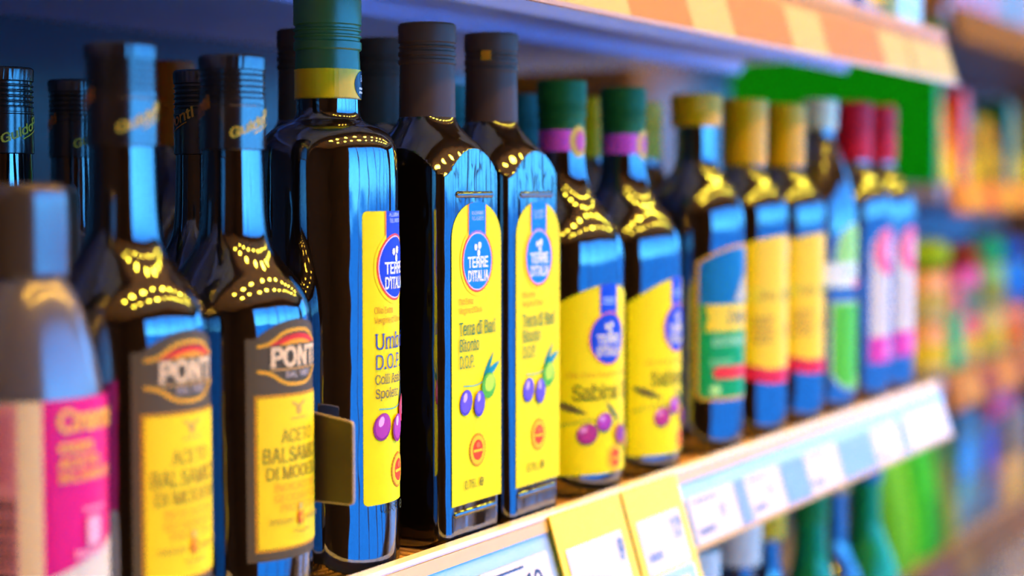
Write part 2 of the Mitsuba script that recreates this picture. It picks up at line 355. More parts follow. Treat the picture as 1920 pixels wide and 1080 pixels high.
def terre_label(place, w=.058, top=.206, bot=.0255, arch=True, area='bari', zs=0.0):
    """The tall yellow label; u from -w/2 to w/2."""
    h = w / 2
    if arch:
        t = np.linspace(0, np.pi, 25)
        out = Polygon([(-h, bot), (h, bot), (h, .182)] + [(h * np.cos(a), .182 + (top - .182) * np.sin(a) ** .85) for a in t[1:-1]] + [(-h, .182)])
    else: out = rrect(-h, bot, h, top, .003)
    yel = '#ffe600'
    res = [('label', printed([(out, yel)], place, 'paper', base=.0003))]
    rib = sbox(-.0095, .186, .0095, top + .001).intersection(out); edge = sbox(-.0106, .182, .0106, top + .001).intersection(out)
    blue = '#1c84e0' if area == 'bari' else '#2a48c8'
    res.append(('label__ribbon', printed([(edge, '#f09048'), (rib, blue), (text("ALLORIGINE", .0021, 0, .1985, .8, align='c'), '#d8ecff'), (text("DEL GUSTO", .0021, 0, .1952, .8, align='c'), '#d8ecff')], place, 'paper', base=.0006)))
    c = .1705
    dots = unary_union([oval(-.0028, c + .0085, .0017, .0020), oval(.0016, c + .0095, .0020, .0022), oval(.0005, c + .0050, .0016, .0022)])
    res.append(('label__emblem', printed([(oval(0, c, .0196, .0205), yel), (oval(0, c, .0178, .0186), '#e8502c'), (oval(0, c, .0165, .0174), '#f2c8d8'), (oval(0, c, .0158, .0167), '#1c84e0' if area == 'bari' else '#2646c4'),
                                          (text('TERRE', .0062, 0, c - .0035, .86, align='c', bold=3), '#f4f2d8'), (text("D'ITALIA", .0062, 0, c - .0118, .68, align='c', bold=3), '#f4f2d8'), (dots, '#f6f4d0')], place, 'paper', base=.0006)))
    x = -h + .0072
    if area == 'bari':
        ink = '#1c6a4c'
        lines = [(text('Olio Extra', .0036, x, .1452, .75), '#e89018'), (text("Vergine d'Oliva", .0036, x, .1398, .75), '#e89018'),
                 (text('Terra di Bari', .0078, x, .1268, .70, serif=True), ink), (text('Bitonto', .0074, x, .1172, .66, serif=True), ink), (text('D.O.P.', .0074, x, .1072, .60, serif=True), ink)]
    else:
        ink, ink2 = '#1f3f9a', '#3a3050'
        lines = [(text('Olio Extra', .0036, x, .1452, .75), '#c07818'), (text("Vergine d'Oliva", .0036, x, .1398, .75), '#c07818'),
                 (text('Umbria', .0086, x, .1255, .95, serif=True), ink), (text('D.O.P.', .0080, x, .1145, .85, serif=True), ink), (text('Colli Assisi', .0052, x, .1063, .8, serif=True), ink2), (text('Spoleto', .0052, x, .0985, .85, serif=True), ink2)]
    lines.append((text('0,75L', .0050, x + .0058, .0345, .78), '#3c4010'))
    lines.append((text('e', .0062, x + .0228, .0345, .95, bold=1), '#3c4010'))
    res.append(('label__lettering', printed(lines, place, 'paper', base=.0007)))
    dk, md, li = ('#4a3ea8', '#6a58cc', '#c8b0f0') if area == 'bari' else ('#8a2a74', '#b04098', '#f0b0e0')
    g1, g2 = ('#58b838', '#b8e040') if area == 'bari' else ('#c83c50', '#e87080')
    zs2 = .0 if area == 'bari' else -.004
    art = [(leaf(.006, .096 + zs2, .019, .1145 + zs2, .0042), '#188078' if area == 'bari' else '#4a5a6a'), (leaf(.010, .100 + zs2, .0265, .1085 + zs2, .0045), '#1890a0' if area == 'bari' else '#2a7a50'),
           (stroke([(-.016, .0965 + zs2), (.0, .0955 + zs2), (.01, .099 + zs2)], .0006), '#4aa0a0'),
           (oval(-.0135, .0865 + zs2, .0078, .0068, 62), dk), (oval(-.0133, .0870 + zs2, .0069, .0058, 62), md), (oval(-.0148, .0895 + zs2, .0030, .0020, 62), li),
           (oval(.0125, .0945 + zs2, .0082, .0076, 30), g1), (oval(.0135, .0960 + zs2, .0060, .0050, 30), g2),
           (oval(.0012, .0845 + zs2, .0078, .0060, 80), dk), (oval(.0012, .0852 + zs2, .0068, .0051, 80), md), (oval(.0, .0885 + zs2, .0028, .0018, 80), li)]
    res.append(('label__olives', printed(art, place, 'paper', base=.0006)))
    s = .0565; sx = 0 if area == 'bari' else .004
    tooth = unary_union([oval(sx + .0092 * math.cos(a), s + .0096 * math.sin(a), .0006, .0006) for a in np.linspace(0, 2 * np.pi, 30, endpoint=False)])
    res.append(('label__seal', printed([(tooth, '#d88010'), (oval(sx, s, .0091, .0095), '#e09010'), (oval(sx, s, .0084, .0088), '#ffc414'), (oval(sx, s, .0058, .0062), '#e84818'), (sbox(sx - .0052, s - .0012, sx + .0052, s + .0004), '#ffc414'), (oval(sx, s + .003, .0022, .0018), '#f07838')], place, 'paper', base=.0006)))
    return res
def bari_parts():
    p = [('body', shape(sqm, 'dark_glass', GL_BROWN, 28)), ('body__ridge', shape(slotm, 'dark_glass', GL_BROWN, 40)), ('body__ridge_001', shape(footm, 'dark_glass', GL_BROWN, 40))]
    capc = lin((84, 62, 42))
    sl = lathe([(.0164, .2560), (.0172, .2562), (.0170, .270), (.0166, .2895), (.016, .290)], 64)
    p.append(('capsule', shape(sl, 'soft_cap', capc, 35)))
    cp = lathe(cap_profile(.0176, .2885, .3135, (.2925, .2975, .3005)), 64)
    p.append(('cap', shape(cp, 'soft_cap', capc * .9, 35)))
    p += terre_label(face_y(.002, -SQ), w=.0575)
    return p
bari = bari_parts()
GRP = None
thing('oil_bottle', bari, 'square dark oil bottle with arched yellow label, beside the tall round bottle', 'bottle', (.0046, .0035, 0))
thing('oil_bottle', bari + [('sticker', printed([(sbox(-.0032, .2955, .0032, .3015), '#e88a18')], cyl(.0177, math.radians(200)), 'paper'))], 'square dark oil bottle with arched yellow label, orange square on its dark cap', 'bottle', (.0806, .0035, 0))

# --- tall round bottle
def tall_parts(dark=False):
    R = .0392
    prof = chaikin([(0, 0), (0, 0), (.035, 0), (.0385, .0008), (R, .005), (R, .015), (R, .20), (R, .228), (R - .0015, .2405), (.030, .2478), (.0205, .251), (.0178, .2545), (.0176, .262), (.0176, .30), (.0176, .30), (0, .30)], 3)
    p = [('body', shape(lathe(prof, 96), 'dark_glass', (.0035, .002, .001), 40))]
    gc = lin((42, 92, 40))
    sl = lathe([(.0178, .2715), (.0184, .272), (.0180, .285), (.0176, .2915), (.017, .292)], 64)
    p.append(('capsule', shape(sl, 'capsule', gc, 35)))
    cp = lathe(cap_profile(.0190, .2905, .331, (.2965, .3000, .3035)), 64)
    p.append(('cap', shape(cp, 'capsule', gc, 35)))
    az = math.radians(262)
    band = cyl(.0183, az)
    p.append(('neck_band', printed([(sbox(-.046, .2635, .046, .2800), '#f0c010'), (sbox(-.046, .2635, .046, .2642), '#a88008')], band, 'print_gloss', base=.0003)))
    p.append(('neck_band__badge', printed([(oval(.0118, .2717, .0098, .0078), '#223040'), (text('Bio', .0036, .0118, .2735, .9, serif=True, align='c'), '#e8e8e0'), (bars(.006, .0176, .2702, 2, .0012, .0022), '#c8c8c0')], band, 'print_gloss', base=.0006)))
    return p, R
tp, RT = tall_parts()
tall = tp + terre_label(cyl(RT, math.radians(282.5)), w=.0535, top=.2015, bot=.0395, arch=False, area='umbria')
# the label's text starts further left of the emblem on the round bottle
thing('oil_bottle', tall, 'tall round oil bottle with green cap and yellow neck band', 'bottle', (-.0895, .009, 0))

# --- broad shouldered bottle with a green cap (two)
def sabina_parts():
    R = .0445
    prof = chaikin([(0, 0), (0, 0), (.036, 0), (.042, .003), (R, .010), (R, .03), (R, .15), (R, .170), (R - .002, .1815), (.036, .193), (.0245, .206), (.0180, .222), (.0160, .245), (.0158, .262), (.0158, .285), (.0158, .285), (0, .285)], 3)
    p = [('body', shape(lathe(prof, 96), 'dark_glass', GL_BROWN, 40))]
    gc = lin((26, 96, 30))
    p.append(('capsule', shape(lathe([(.0160, .2440), (.0166, .2445), (.0165, .258), (.0163, .2655), (.016, .266)], 64), 'soft_cap', gc, 35)))
    p.append(('cap', shape(lathe(cap_profile(.0176, .2645, .2905, (.269, .2725)), 64), 'soft_cap', gc, 35)))
    az = math.radians(270)
    nb = cyl(.0168, az)
    p.append(('neck_band', printed([(sbox(-.036, .2405, -.003, .2555), '#e45cc0'), (bars(-.026, -.012, .2535, 6, .0006, .002), '#a82878')], nb, 'print_gloss', base=.0003)))
    p.append(('neck_band__badge', printed([(oval(-.0005, .2475, .0078, .0112), '#f0c020'), (oval(.0005, .2475, .0052, .0080), '#e07840'), (oval(.0008, .2475, .0040, .0062), '#d84890')], nb, 'print_gloss', base=.0006)))
    lb = cyl(R, az)
    h = .0475; bot, = (.0165,)
    us = np.linspace(-h, h, 41)
    out = Polygon([(-h, bot), (h, bot)] + [(u, .1485 - .018 * (abs(u) / h) ** 1.8) for u in us[::-1]])
    yel = '#ffe600'
    p.append(('label', printed([(out, yel)], lb, 'paper', base=.0003)))
    p.append(('label__ribbon', printed([(sbox(-.0092, .126, .0092, .149).intersection(out), '#f09048'), (sbox(-.0084, .126, .0084, .149).intersection(out), '#1a4ec8'), (bars(-.006, .006, .139, 2, .0014, .003, .1), '#9cc0f0')], lb, 'paper', base=.0006)))
    c = .1105
    dots = unary_union([oval(-.003, c + .0085, .0017, .0020), oval(.0018, c + .0095, .0020, .0022), oval(.0005, c + .0050, .0016, .0022)])
    p.append(('label__emblem', printed([(oval(0, c, .0196, .0205), yel), (oval(0, c, .0180, .0186), '#e8703c'), (oval(0, c, .0166, .0174), '#1a48c0'), (text('TERRE', .0062, 0, c - .0035, .86, align='c', bold=3), '#f0e8b8'), (text("D'ITALIA", .0062, 0, c - .0118, .68, align='c', bold=3), '#f0e8b8'), (dots, '#f0e8b8')], lb, 'paper', base=.0006)))
    p.append(('label__lettering', printed([(text('Olio Extra Vergine di Oliva', .0030, -.034, .0845, 1.2), '#d8a020'), (text('Sabina', .0105, -.0300, .0685, .86, serif=True), '#3c3408'), (text('DOP', .0105, .0145, .0685, .9, serif=True), '#8a7a30')], lb, 'paper', base=.0007)))
    art = [(leaf(-.044, .068, -.018, .0585, .0052), '#6a5a20'), (leaf(-.003, .066, .0135, .0505, .0034), '#5a6448'), (leaf(.024, .048, .040, .052, .004), '#4a8a50'), (stroke([(-.044, .050), (-.03, .053), (-.012, .056), (.006, .052)], .0007), '#8a9a30'),
           (oval(-.0185, .0450, .0080, .0072, 20), '#8a2060'), (oval(-.0190, .0457, .0068, .0060, 20), '#b83878'), (oval(-.0215, .0480, .0028, .0018, 20), '#e898c0'),
           (oval(-.0045, .0525, .0070, .0066, 20), '#7c2478'), (oval(-.005, .0532, .0058, .0054, 20), '#b040a0'), (oval(-.007, .055, .0022, .0016), '#e8a8e0'),
           (oval(.0125, .0425, .0078, .0066, -50), '#a86048'), (oval(.0135, .0432, .0050, .0058, -50), '#8a3a90'), (oval(.0225, .0385, .0070, .0048, -70), '#b88a40')]
    p.append(('label__olives', printed(art, lb, 'paper', base=.0006)))
    s = .0265; sx = .0075
    p.append(('label__seal', printed([(oval(sx, s, .0096, .0100), '#f0b018'), (oval(sx, s, .0090, .0093), '#ffc81c'), (oval(sx, s, .0060, .0064), '#e85020'), (sbox(sx - .0052, s - .0012, sx + .0052, s + .0004), '#ffc414')], lb, 'paper', base=.0006)))
    return p
sab = sabina_parts()
thing('oil_bottle', sab, 'green capped oil bottle with pink neck band, next to the square bottles', 'bottle', (.1969, .0145, 0), -14)
thing('oil_bottle', sab, 'green capped oil bottle with pink neck band, beside the yellow screw cap bottle', 'bottle', (.295, .0145, 0), 2)

# --- vinegar bottles with long necks
def vinegar_parts():
    R = .0400
    prof = chaikin([(0, 0), (0, 0), (.034, 0), (.0385, .0015), (R, .007), (R, .02), (R, .128), (R, .146), (R - .001, .154), (.0345, .1645), (.0250, .1755), (.0188, .186), (.0170, .198), (.0162, .225), (.0158, .24), (.0155, .278), (.0155, .278), (0, .278)], 3)
    p = [('body', shape(lathe(prof, 96), 'dark_glass', GL_BLACK, 40))]
    black = lin((26, 20, 15))
    sl = lathe([(.0164, .2335), (.0171, .234), (.0168, .256), (.0168, .2595), (.0164, .26)], 64)
    p.append(('capsule', shape(sl, 'satin', black, 35)))
    cp = lathe(cap_profile(.0172, .2555, .2825, (.2585, .2615, .2645, .2675, .2705, .2735)), 144, knurl_top(.2755, 36, .012))
    p.append(('cap', shape(cp, 'satin', black, 35)))
    nb = cyl(.0170, math.radians(258))
    sig = affinity.rotate(unary_union([text('Guido', .0052, -.0135, 0, 1.0, bold=3), text('Ponti', .0062, .006, .0005, .95, bold=3), stroke([(-.001, -.0022), (.010, -.0018), (.021, -.001)], .0008)]), 24, origin=(0, 0))
    sig = affinity.skew(sig, 18, 0, origin=(0, 0))
    sig = affinity.translate(sig, .001, .2445)
    sig2 = affinity.translate(sig, -.052, 0)
    p.append(('capsule__signature', printed([(sig, '#ffc83c'), (sig2, '#e08828')], nb, 'print_gloss', base=.0003, step=.0015)))
    lb = cyl(R, math.radians(271), .952)
    h = .0310
    grey = '#5a4e34'
    us = np.linspace(-h, h, 31)
    top = lambda u: .1345 + .0095 * np.clip((h - abs(u)) / (h * .62), 0, 1) ** 1.4 * (1) if False else .1345 + .0095 * (1 - np.clip(abs(u) / (h * .85), 0, 1) ** 2.2)
    out = Polygon([(-h, .0155), (h, .0155)] + [(u, top(u)) for u in us[::-1]])
    p.append(('label', printed([(out, grey)], lb, 'paper', base=.0003)))
    sw = lambda pts, w: stroke(pts, w)
    up = [(-.0245, .1305), (-.018, .1315), (-.010, .1378), (0, .1388), (.010, .1378), (.018, .1315), (.0245, .1305)]
    dn = [(-.0245, .1172), (-.018, .1160), (-.010, .1100), (0, .1090), (.010, .1100), (.018, .1160), (.0245, .1172)]
    lens = Polygon([(u, .1305 + .0060 * (1 - (u / .019) ** 2)) for u in np.linspace(-.019, .019, 21)] + [(u, .1305 + .0012 * (1 - (u / .019) ** 2)) for u in np.linspace(.019, -.019, 21)])
    lens2 = Polygon([(u, .1300 + .0036 * (1 - (u / .014) ** 2)) for u in np.linspace(-.014, .014, 21)] + [(u, .1300 + .0010 * (1 - (u / .014) ** 2)) for u in np.linspace(.014, -.014, 21)])
    p.append(('label__emblem', printed([(sw(up, .0020), '#e8a828'), (sw(dn, .0020), '#e8a828'), (lens, '#d8382c'), (lens2, '#f0a020'), (text('PONTI', .0096, 0, .1196, .92, serif=True, bold=5, align='c'), '#e8c890'), (sbox(-.0185, .1174, .0185, .1181), '#e8b058'), (text('DAL 1867', .0030, 0, .1133, 1.0, align='c', bold=1), '#c8bcb0')], lb, 'paper', base=.0006)))
    yel = '#ffda1c'
    p.append(('label__panel', printed([(sbox(-.0268, .0205, .0268, .1045), '#d89420'), (sbox(-.0256, .0217, .0256, .1033), '#7a5c18'), (sbox(-.0252, .0221, .0252, .1029), yel)], lb, 'paper', base=.0006)))
    ink, ora = '#80702a', '#e8a830'
    crest = unary_union([oval(0, .0955, .0022, .0028), sbox(-.006, .0905, .006, .0912), leaf(-.001, .0975, -.006, .1000, .0018), leaf(.001, .0975, .006, .1000, .0018)])
    shield = [(rrect(-.0018, .0335, .0018, .0405, .0006), '#d04830'), (sbox(-.0004, .0335, .0004, .0405), yel), (sbox(-.0018, .0368, .0018, .0373), yel)]
    p.append(('label__panel__lettering', None)); p.pop()
    p.append(('label__lettering', printed([(crest, '#c8a040'), (text('ACETO', .0068, 0, .0785, .78, serif=True, align='c'), ink), (text('BALSAMICO', .0078, 0, .0680, .74, serif=True, align='c'), ink), (text('DI MODENA', .0066, 0, .0590, .82, serif=True, align='c'), ink),
                                           (text('INDICAZIONE', .0042, 0, .0525, .9, serif=True, align='c'), ora), (text('GEOGRAFICA', .0042, 0, .0468, .9, serif=True, align='c'), ora), (text('PROTETTA', .0042, 0, .0413, .9, serif=True, align='c'), ora),
                                           (sbox(-.0014, .0415, .0014, .0445), '#c8b858'), (bars(-.020, -.004, .0375, 2, .0006, .0014), '#b09430'), (bars(.004, .020, .0375, 2, .0006, .0014), '#b09430'), *shield, (stroke([(-.006, .0305), (0, .0292), (.006, .0305)], .0008), '#b09430')], lb, 'paper', base=.0010)))
    return p
vin = vinegar_parts()
thing('vinegar_bottle', vin, 'dark vinegar bottle with black cap, directly behind the pale squeeze bottle', 'bottle', (-.2543, .01, 0))
thing('vinegar_bottle', vin, 'dark vinegar bottle with black cap, directly left of the tall round bottle', 'bottle', (-.1716, .01, 0))
thing('vinegar_bottle', vin, 'vinegar bottle in the second row with its signed neck at the left edge', 'bottle', (-.1700, .1780, 0), 8)
thing('vinegar_bottle', vin, 'shaded vinegar bottle in the second row, its black cap beside the nearest vinegar bottle', 'bottle', (-.0690, .2200, 0), 4)
thing('vinegar_bottle', vin, 'shaded vinegar bottle standing close behind the second front vinegar bottle', 'bottle', (-.0930, .0960, 0), 25)

# --- balsamic glaze squeeze bottles
def glaze_parts():
    R = .0335
    prof = chaikin([(0, 0), (0, 0), (.028, 0), (.032, .003), (R, .008), (R, .03), (R, .098), (.0330, .116), (.0310, .132), (.0275, .148), (.0235, .162), (.0195, .170), (.0170, .1735), (.0165, .176), (.0165, .176), (0, .176)], 3)
    p = [('body', shape(lathe(prof, 80), 'satin', lin((88, 82, 76)), 40))]
    cp = lathe(chaikin([(.0178, .1745), (.0178, .1745), (.0190, .1755), (.0188, .180), (.0186, .205), (.0184, .211), (.0172, .2152), (.013, .2160), (.0, .2160)], 2)[:-1], 72)
    p.append(('cap', shape(cp, 'satin', lin((62, 52, 38)), 40)))
    R = R + .0003
    lb = cyl(R, math.radians(276.5), .948)
    full = sbox(-.105, .006, .0515, .1185)
    p.append(('label', printed([(sbox(-.0241, .004, .052, .1185), '#e0106c'), (sbox(-.052, .004, -.0241, .1185), '#f2cf90'), (sbox(-.09, .004, -.052, .1185), '#e0106c'), (Polygon([(-.0241, .004), (.052, .004), (.052, .056), (.03, .056), (-.0241, .0375)]), '#d8c8a8')], lb, 'print_gloss', base=.0002)))
    gold = '#f2b440'
    p.append(('label__lettering', printed([(text('Crema', .0096, -.0185, .1040, .92, bold=4), gold), (text('con', .0056, -.0180, .0945, 1.3, bold=4), gold), (text('ACETO', .0046, -.0180, .0875, 1.0, bold=4), gold), (text('BALSAMICO', .0044, -.0180, .0812, .85, bold=3), gold),
                                           (text('PONTI', .0020, .0, .0665, 1.6, align='c', bold=2), '#f4c0c8'), (rrect(-.0045, .0505, .0040, .0640, .002), '#f0a8b0'), (bars(-.011, .012, .049, 2, .001, .002), '#f0b8b8')], lb, 'print_gloss', base=.0009)))
    bc = []
    z = .075
    for k in range(17):
        w = (0.0010, .0016, .0007, .0022)[(k * 7) % 4]; bc.append(sbox(-.0500, z - w, -.0355, z)); z -= w + (.0012, .0018, .0009)[(k * 5) % 3]
    p.append(('label__barcode', printed([(sbox(-.0505, .030, -.0345, .1175), '#e0887c'), (unary_union(bc), '#4a2418'), (bars(-.050, -.036, .112, 14, .0008, .0022), '#c05060')], lb, 'print_gloss', base=.0009)))
    return p
glz = glaze_parts()
thing('glaze_bottle', glz, 'pale squeeze bottle with magenta label and grey cap, in the left corner', 'bottle', (-.3267, .0, 0))
thing('glaze_bottle', glz, 'shaded squeeze bottle with magenta label, behind the one in the left corner', 'bottle', (-.2380, .0800, 0), -6)

# --- further front bottles: screw caps and round shoulders
def generic_body(R, prof_top, glass=GL_BROWN):
    prof = chaikin([(0, 0), (0, 0), (R * .8, 0), (R * .94, .003), (R, .010), (R, .03)] + prof_top, 3)
    return ('body', shape(lathe(prof, 80), 'dark_glass', glass, 40))
GOLD = lin((255, 182, 0))
def dante_parts():
    R = .0400
    p = [generic_body(R, [(R, .17), (R, .190), (R - .002, .201), (.033, .213), (.0225, .225), (.0172, .234), (.0160, .245), (.0160, .285), (.0160, .285), (0, .285)])]
    p.append(('cap', shape(lathe([(.0190, .2655), (.0206, .2660), (.0206, .2735), (.0200, .2742), (.0200, .2752), (.0206, .2760), (.0207, .2785), (.0207, .2880), (.0203, .2905), (.0190, .2915)], 144, knurl_top(.2765, 40, .014)), 'cap_metal', GOLD, 35)))
    lb = cyl(R, math.radians(268))
    h = .0445
    top = [(u, .1700 - .014 * (abs(u) / h) ** 2) for u in np.linspace(-h, h, 31)]
    out = Polygon([(-h + .004, .0440), (h - .004, .0440), (h, .050)] + top[::-1] + [(-h, .050)])
    inn = out.buffer(-.0026)
    p.append(('label', printed([(out, '#e0a428'), (inn, '#18a048'), (inn.intersection(sbox(-1, .122, 1, 1)), '#1470a0')], lb, 'print_gloss', base=.0003)))
    p.append(('label__banner', printed([(Polygon([(-.0375, .1000), (.036, .1000), (.036, .1215), (-.0375, .1215), (-.0345, .1108)]), '#f8d818'), (text('Dante', .0098, -.018, .1065, 1.0, serif=True, bold=2), '#3a4a50')], lb, 'print_gloss', base=.0008)))
    p.append(('label__figure', printed([(oval(.0245, .1420, .0085, .0200), '#e8b080'), (oval(.0245, .1480, .0052, .0100), '#e05068'), (Polygon([(-.010, .124), (.006, .148), (.018, .124)]), '#b8b898'), (oval(.029, .133, .005, .008), '#e02878')], lb, 'print_gloss', base=.0008)))
    p.append(('label__lettering', printed([(text('EXTRA', .0060, -.031, .0885, 1.0, bold=2), '#b8f0b0'), (text('VERGINE', .0060, -.006, .0885, .9, bold=2), '#b8f0b0'), (bars(-.033, -.01, .077, 2, .0012, .003), '#8ae090')], lb, 'print_gloss', base=.0008)))
    p.append(('label__flash', printed([(rrect(-.0300, .0615, .035, .0715, .0045), '#e83018'), (oval(-.028, .0525, .0050, .0040), '#b8f080')], lb, 'print_gloss', base=.0008)))
    return p
thing('oil_bottle', dante_parts(), 'oil bottle with wide yellow screw cap and green label in a gold frame', 'bottle', (.4214, .01, 0))
def golden_parts():
    R = .0385
    p = [generic_body(R, [(R, .17), (R, .194), (R - .002, .204), (.031, .2145), (.0225, .224), (.0178, .232), (.0168, .24), (.0168, .28), (.0168, .28), (0, .28)])]
    p.append(('capsule', shape(lathe([(.0170, .2350), (.0193, .2355), (.0196, .250), (.0193, .2675), (.0185, .268)], 64), 'cap_metal', GOLD, 35)))
    p.append(('cap', shape(lathe(cap_profile(.0200, .2665, .2925, (.2715, .2765, .2815), .002), 120, knurl_top(.283, 36, .01)), 'cap_metal', GOLD, 35)))
    lb = cyl(R, math.radians(268))
    h = .0445
    out = Polygon([(-h, .052), (-.02, .0475), (.02, .0475), (h, .052)] + [(u, .168 + .007 * (1 - (u / h) ** 2)) for u in np.linspace(h, -h, 21)])
    p.append(('label', printed([(out, '#ffd400'), (sbox(-h, .118, h, .131).intersection(out), '#f4d818'), (Polygon([(-h, .0520), (-.02, .0475), (.02, .0475), (h, .052), (h, .063), (.02, .060), (-.02, .060), (-h, .065)]), '#e02030')], lb, 'print_gloss', base=.0003)))
    p.append(('label__badge', printed([(oval(.021, .1660, .0118, .0230), '#ecc8a8'), (oval(.021, .1660, .0085, .0190), '#e07060'), (oval(.021, .1480, .0060, .0080), '#d8206c'), (oval(.019, .1720, .0050, .0090), '#c86890')], lb, 'print_gloss', base=.0008)))
    p.append(('label__lettering', printed([(text('Oliva', .0090, -.004, .1190, 1.0, serif=True, bold=2), '#6a7020'), (text('ORO', .0060, -.030, .1200, 1.0, bold=3), '#c8a010'), (bars(-.036, -.014, .105, 5, .0016, .005), '#b87c10'), (bars(.0, .022, .098, 3, .0014, .004), '#b87410')], lb, 'print_gloss', base=.0008)))
    return p
gold = golden_parts()
thing('oil_bottle', gold, 'gold capped oil bottle with golden label and red base, left one of two', 'bottle', (.5222, .009, 0))
thing('oil_bottle', gold, 'gold capped oil bottle with golden label and red base, right one of two', 'bottle', (.6180, .009, 0))
def white_parts():
    R = .0375
    p = [generic_body(R, [(R, .15), (R, .180), (R - .002, .2000), (.0290, .226), (.0205, .250), (.0150, .262), (.0140, .268), (.0140, .285), (.0140, .285), (0, .285)], (.008, .006, .003))]
    p.append(('cap', shape(lathe([(.0155, .2720), (.0172, .2725), (.0168, .2810), (.0172, .2820), (.0174, .2860), (.0174, .2965), (.0166, .3000), (.0145, .3012)], 120, knurl_top(.2835, 36, .01)), 'plastic', lin((250, 226, 160)), 35)))
    lb = cyl(R, math.radians(262))
    h = .034
    green, pale = '#58c418', '#98d868'
    arch = Polygon([(-.024, .140), (.028, .140)] + [(.002 + .026 * math.cos(a), .150 + .032 * math.sin(a)) for a in np.linspace(0, math.pi, 19)])
    tall = Polygon([(-.028, .108), (.030, .108), (.030, .045)] + [(.001 + .029 * math.cos(a), .045 - .023 * math.sin(a)) for a in np.linspace(0, math.pi, 19)] + [(-.028, .045)])
    p.append(('label', printed([(unary_union([arch, tall, sbox(-h, .121, h, .145)]), '#d8ecc0'), (arch.buffer(-.0015), pale), (sbox(-h, .123, h, .1445), '#e4efe0'), (tall.buffer(-.0022), green)], lb, 'print_gloss', base=.0003)))
    p.append(('label__lettering', printed([(text('OLIO', .007, -.014, .1320, 1.1, bold=3), '#9cc8a0'), (rrect(.000, .1205, .026, .1285, .003), '#e87068'), (oval(.012, .030, .008, .006), '#a8e868')], lb, 'print_gloss', base=.0008)))
    return p
thing('oil_bottle', white_parts(), 'oil bottle with small white cap and bright green label', 'bottle', (.7091, .008, 0))
def red_parts():
    R = .0400
    p = [generic_body(R, [(R, .17), (R, .196), (R - .002, .2075), (.0310, .220), (.0225, .230), (.0180, .238), (.0170, .246), (.0170, .285), (.0170, .285), (0, .285)], (.012, .008, .004))]
    red = lin((214, 4, 24))
    p.append(('capsule', shape(lathe([(.0175, .2440), (.0196, .2445), (.0195, .2650), (.0188, .2805), (.018, .281)], 64), 'soft_cap', red, 35)))
    p.append(('cap', shape(lathe(cap_profile(.0196, .2800, .3040, (), .004), 64), 'soft_cap', red, 35)))
    lb = cyl(R, math.radians(266))
    h = .0275
    out = Polygon([(-h, .062), (h, .062), (h, .135)] + [(h * math.cos(a), .150 + .026 * math.sin(a)) for a in np.linspace(0, math.pi, 21)] + [(-h, .135)])
    low = Polygon([(-h, .040), (h, .040), (h, .066), (-h, .066)])
    p.append(('label', printed([(out, '#d2ccb8'), (oval(0, .1520, .0235, .0240), '#e85878'), (oval(0.004, .1540, .0130, .0140), '#f0a8b8'), (low, '#d83c9c'), (oval(.004, .052, .012, .008), '#e880b8')], lb, 'print_gloss', base=.0003)))
    p.append(('label__lettering', printed([(bars(-.016, .016, .115, 6, .0016, .007), '#cfc9bd')], lb, 'print_gloss', base=.0008)))
    return p
red = red_parts()
thing('oil_bottle', red, 'red capped oil bottle with white and pink label, nearer of the pair', 'bottle', (.8180, .011, 0))
thing('oil_bottle', red, 'red capped oil bottle with white and pink label, last on the shelf', 'bottle', (.9030, .012, 0))

# --- second row: what shows between the front bottles
def plain(R, zt, capc, capz, capsule=None, capr=.018, glass=GL_BROWN):
    p = [generic_body(R, [(R, .15), (R, .180), (R - .003, .197), (.028, .213), (.0195, .228), (.0165, .243), (.016, .26), (.016, zt - .006), (.016, zt - .006), (0, zt - .006)], glass)]
    p.append(('cap', shape(lathe(cap_profile(capr, capz, zt, (capz + .006,)), 64), 'cap_metal', capc, 35)))
    if capsule: p.append(('capsule', shape(lathe([(.0165, capsule), (capr * .96, capsule + .0005), (capr * .96, capz - .001), (capr * .9, capz)], 48), 'cap_metal', capc, 35)))
    return p
dk = lin((40, 32, 28))
back_tall = [bari[0], bari[1], bari[2], bari[3], bari[4]]
back_tall = [q for q in bari if q[0] in ('body', 'capsule', 'cap')]
thing('oil_bottle', back_tall, 'dark capped bottle in the second row, left of the tall green capped bottle', 'bottle', (.0000, .0920, 0))
thing('oil_bottle', back_tall, 'dark capped bottle in the second row, between tall round and square bottles', 'bottle', (.0758, .0868, 0))
thing('oil_bottle', plain(.036, .303, lin((236, 100, 6)), .270, .244), 'amber capped bottle in the third row, glimpsed between the two vinegar necks', 'bottle', (.0525, .250, 0))
teal = plain(.0365, .289, lin((26, 84, 72)), .264, .236)
thing('oil_bottle', teal, 'teal capped bottle glimpsed between the two square bottles', 'bottle', (.184, .105, 0))
thing('oil_bottle', teal, 'teal capped bottle glimpsed left of the first pink banded bottle', 'bottle', (.3060, .1104, 0))
ytop = plain(.0365, .290, GOLD, .268, .240)
thing('oil_bottle', ytop, 'yellow capped bottle glimpsed between the two pink banded bottles', 'bottle', (.3950, .0930, 0))
thing('oil_bottle', ytop, 'gold capped bottle glimpsed between pink banded and yellow screw cap bottles', 'bottle', (.4900, .0920, 0))
thing('oil_bottle', ytop, 'gold capped bottle in the second row behind the golden labels', 'bottle', (.6100, .095, 0))
thing('oil_bottle', ytop, 'gold capped bottle in the second row behind the white capped bottle', 'bottle', (.7400, .098, 0))
thing('oil_bottle', plain(.0365, .290, lin((150, 30, 30)), .264, .24), 'dull red capped bottle in the second row behind the red capped pair', 'bottle', (.8700, .1, 0))

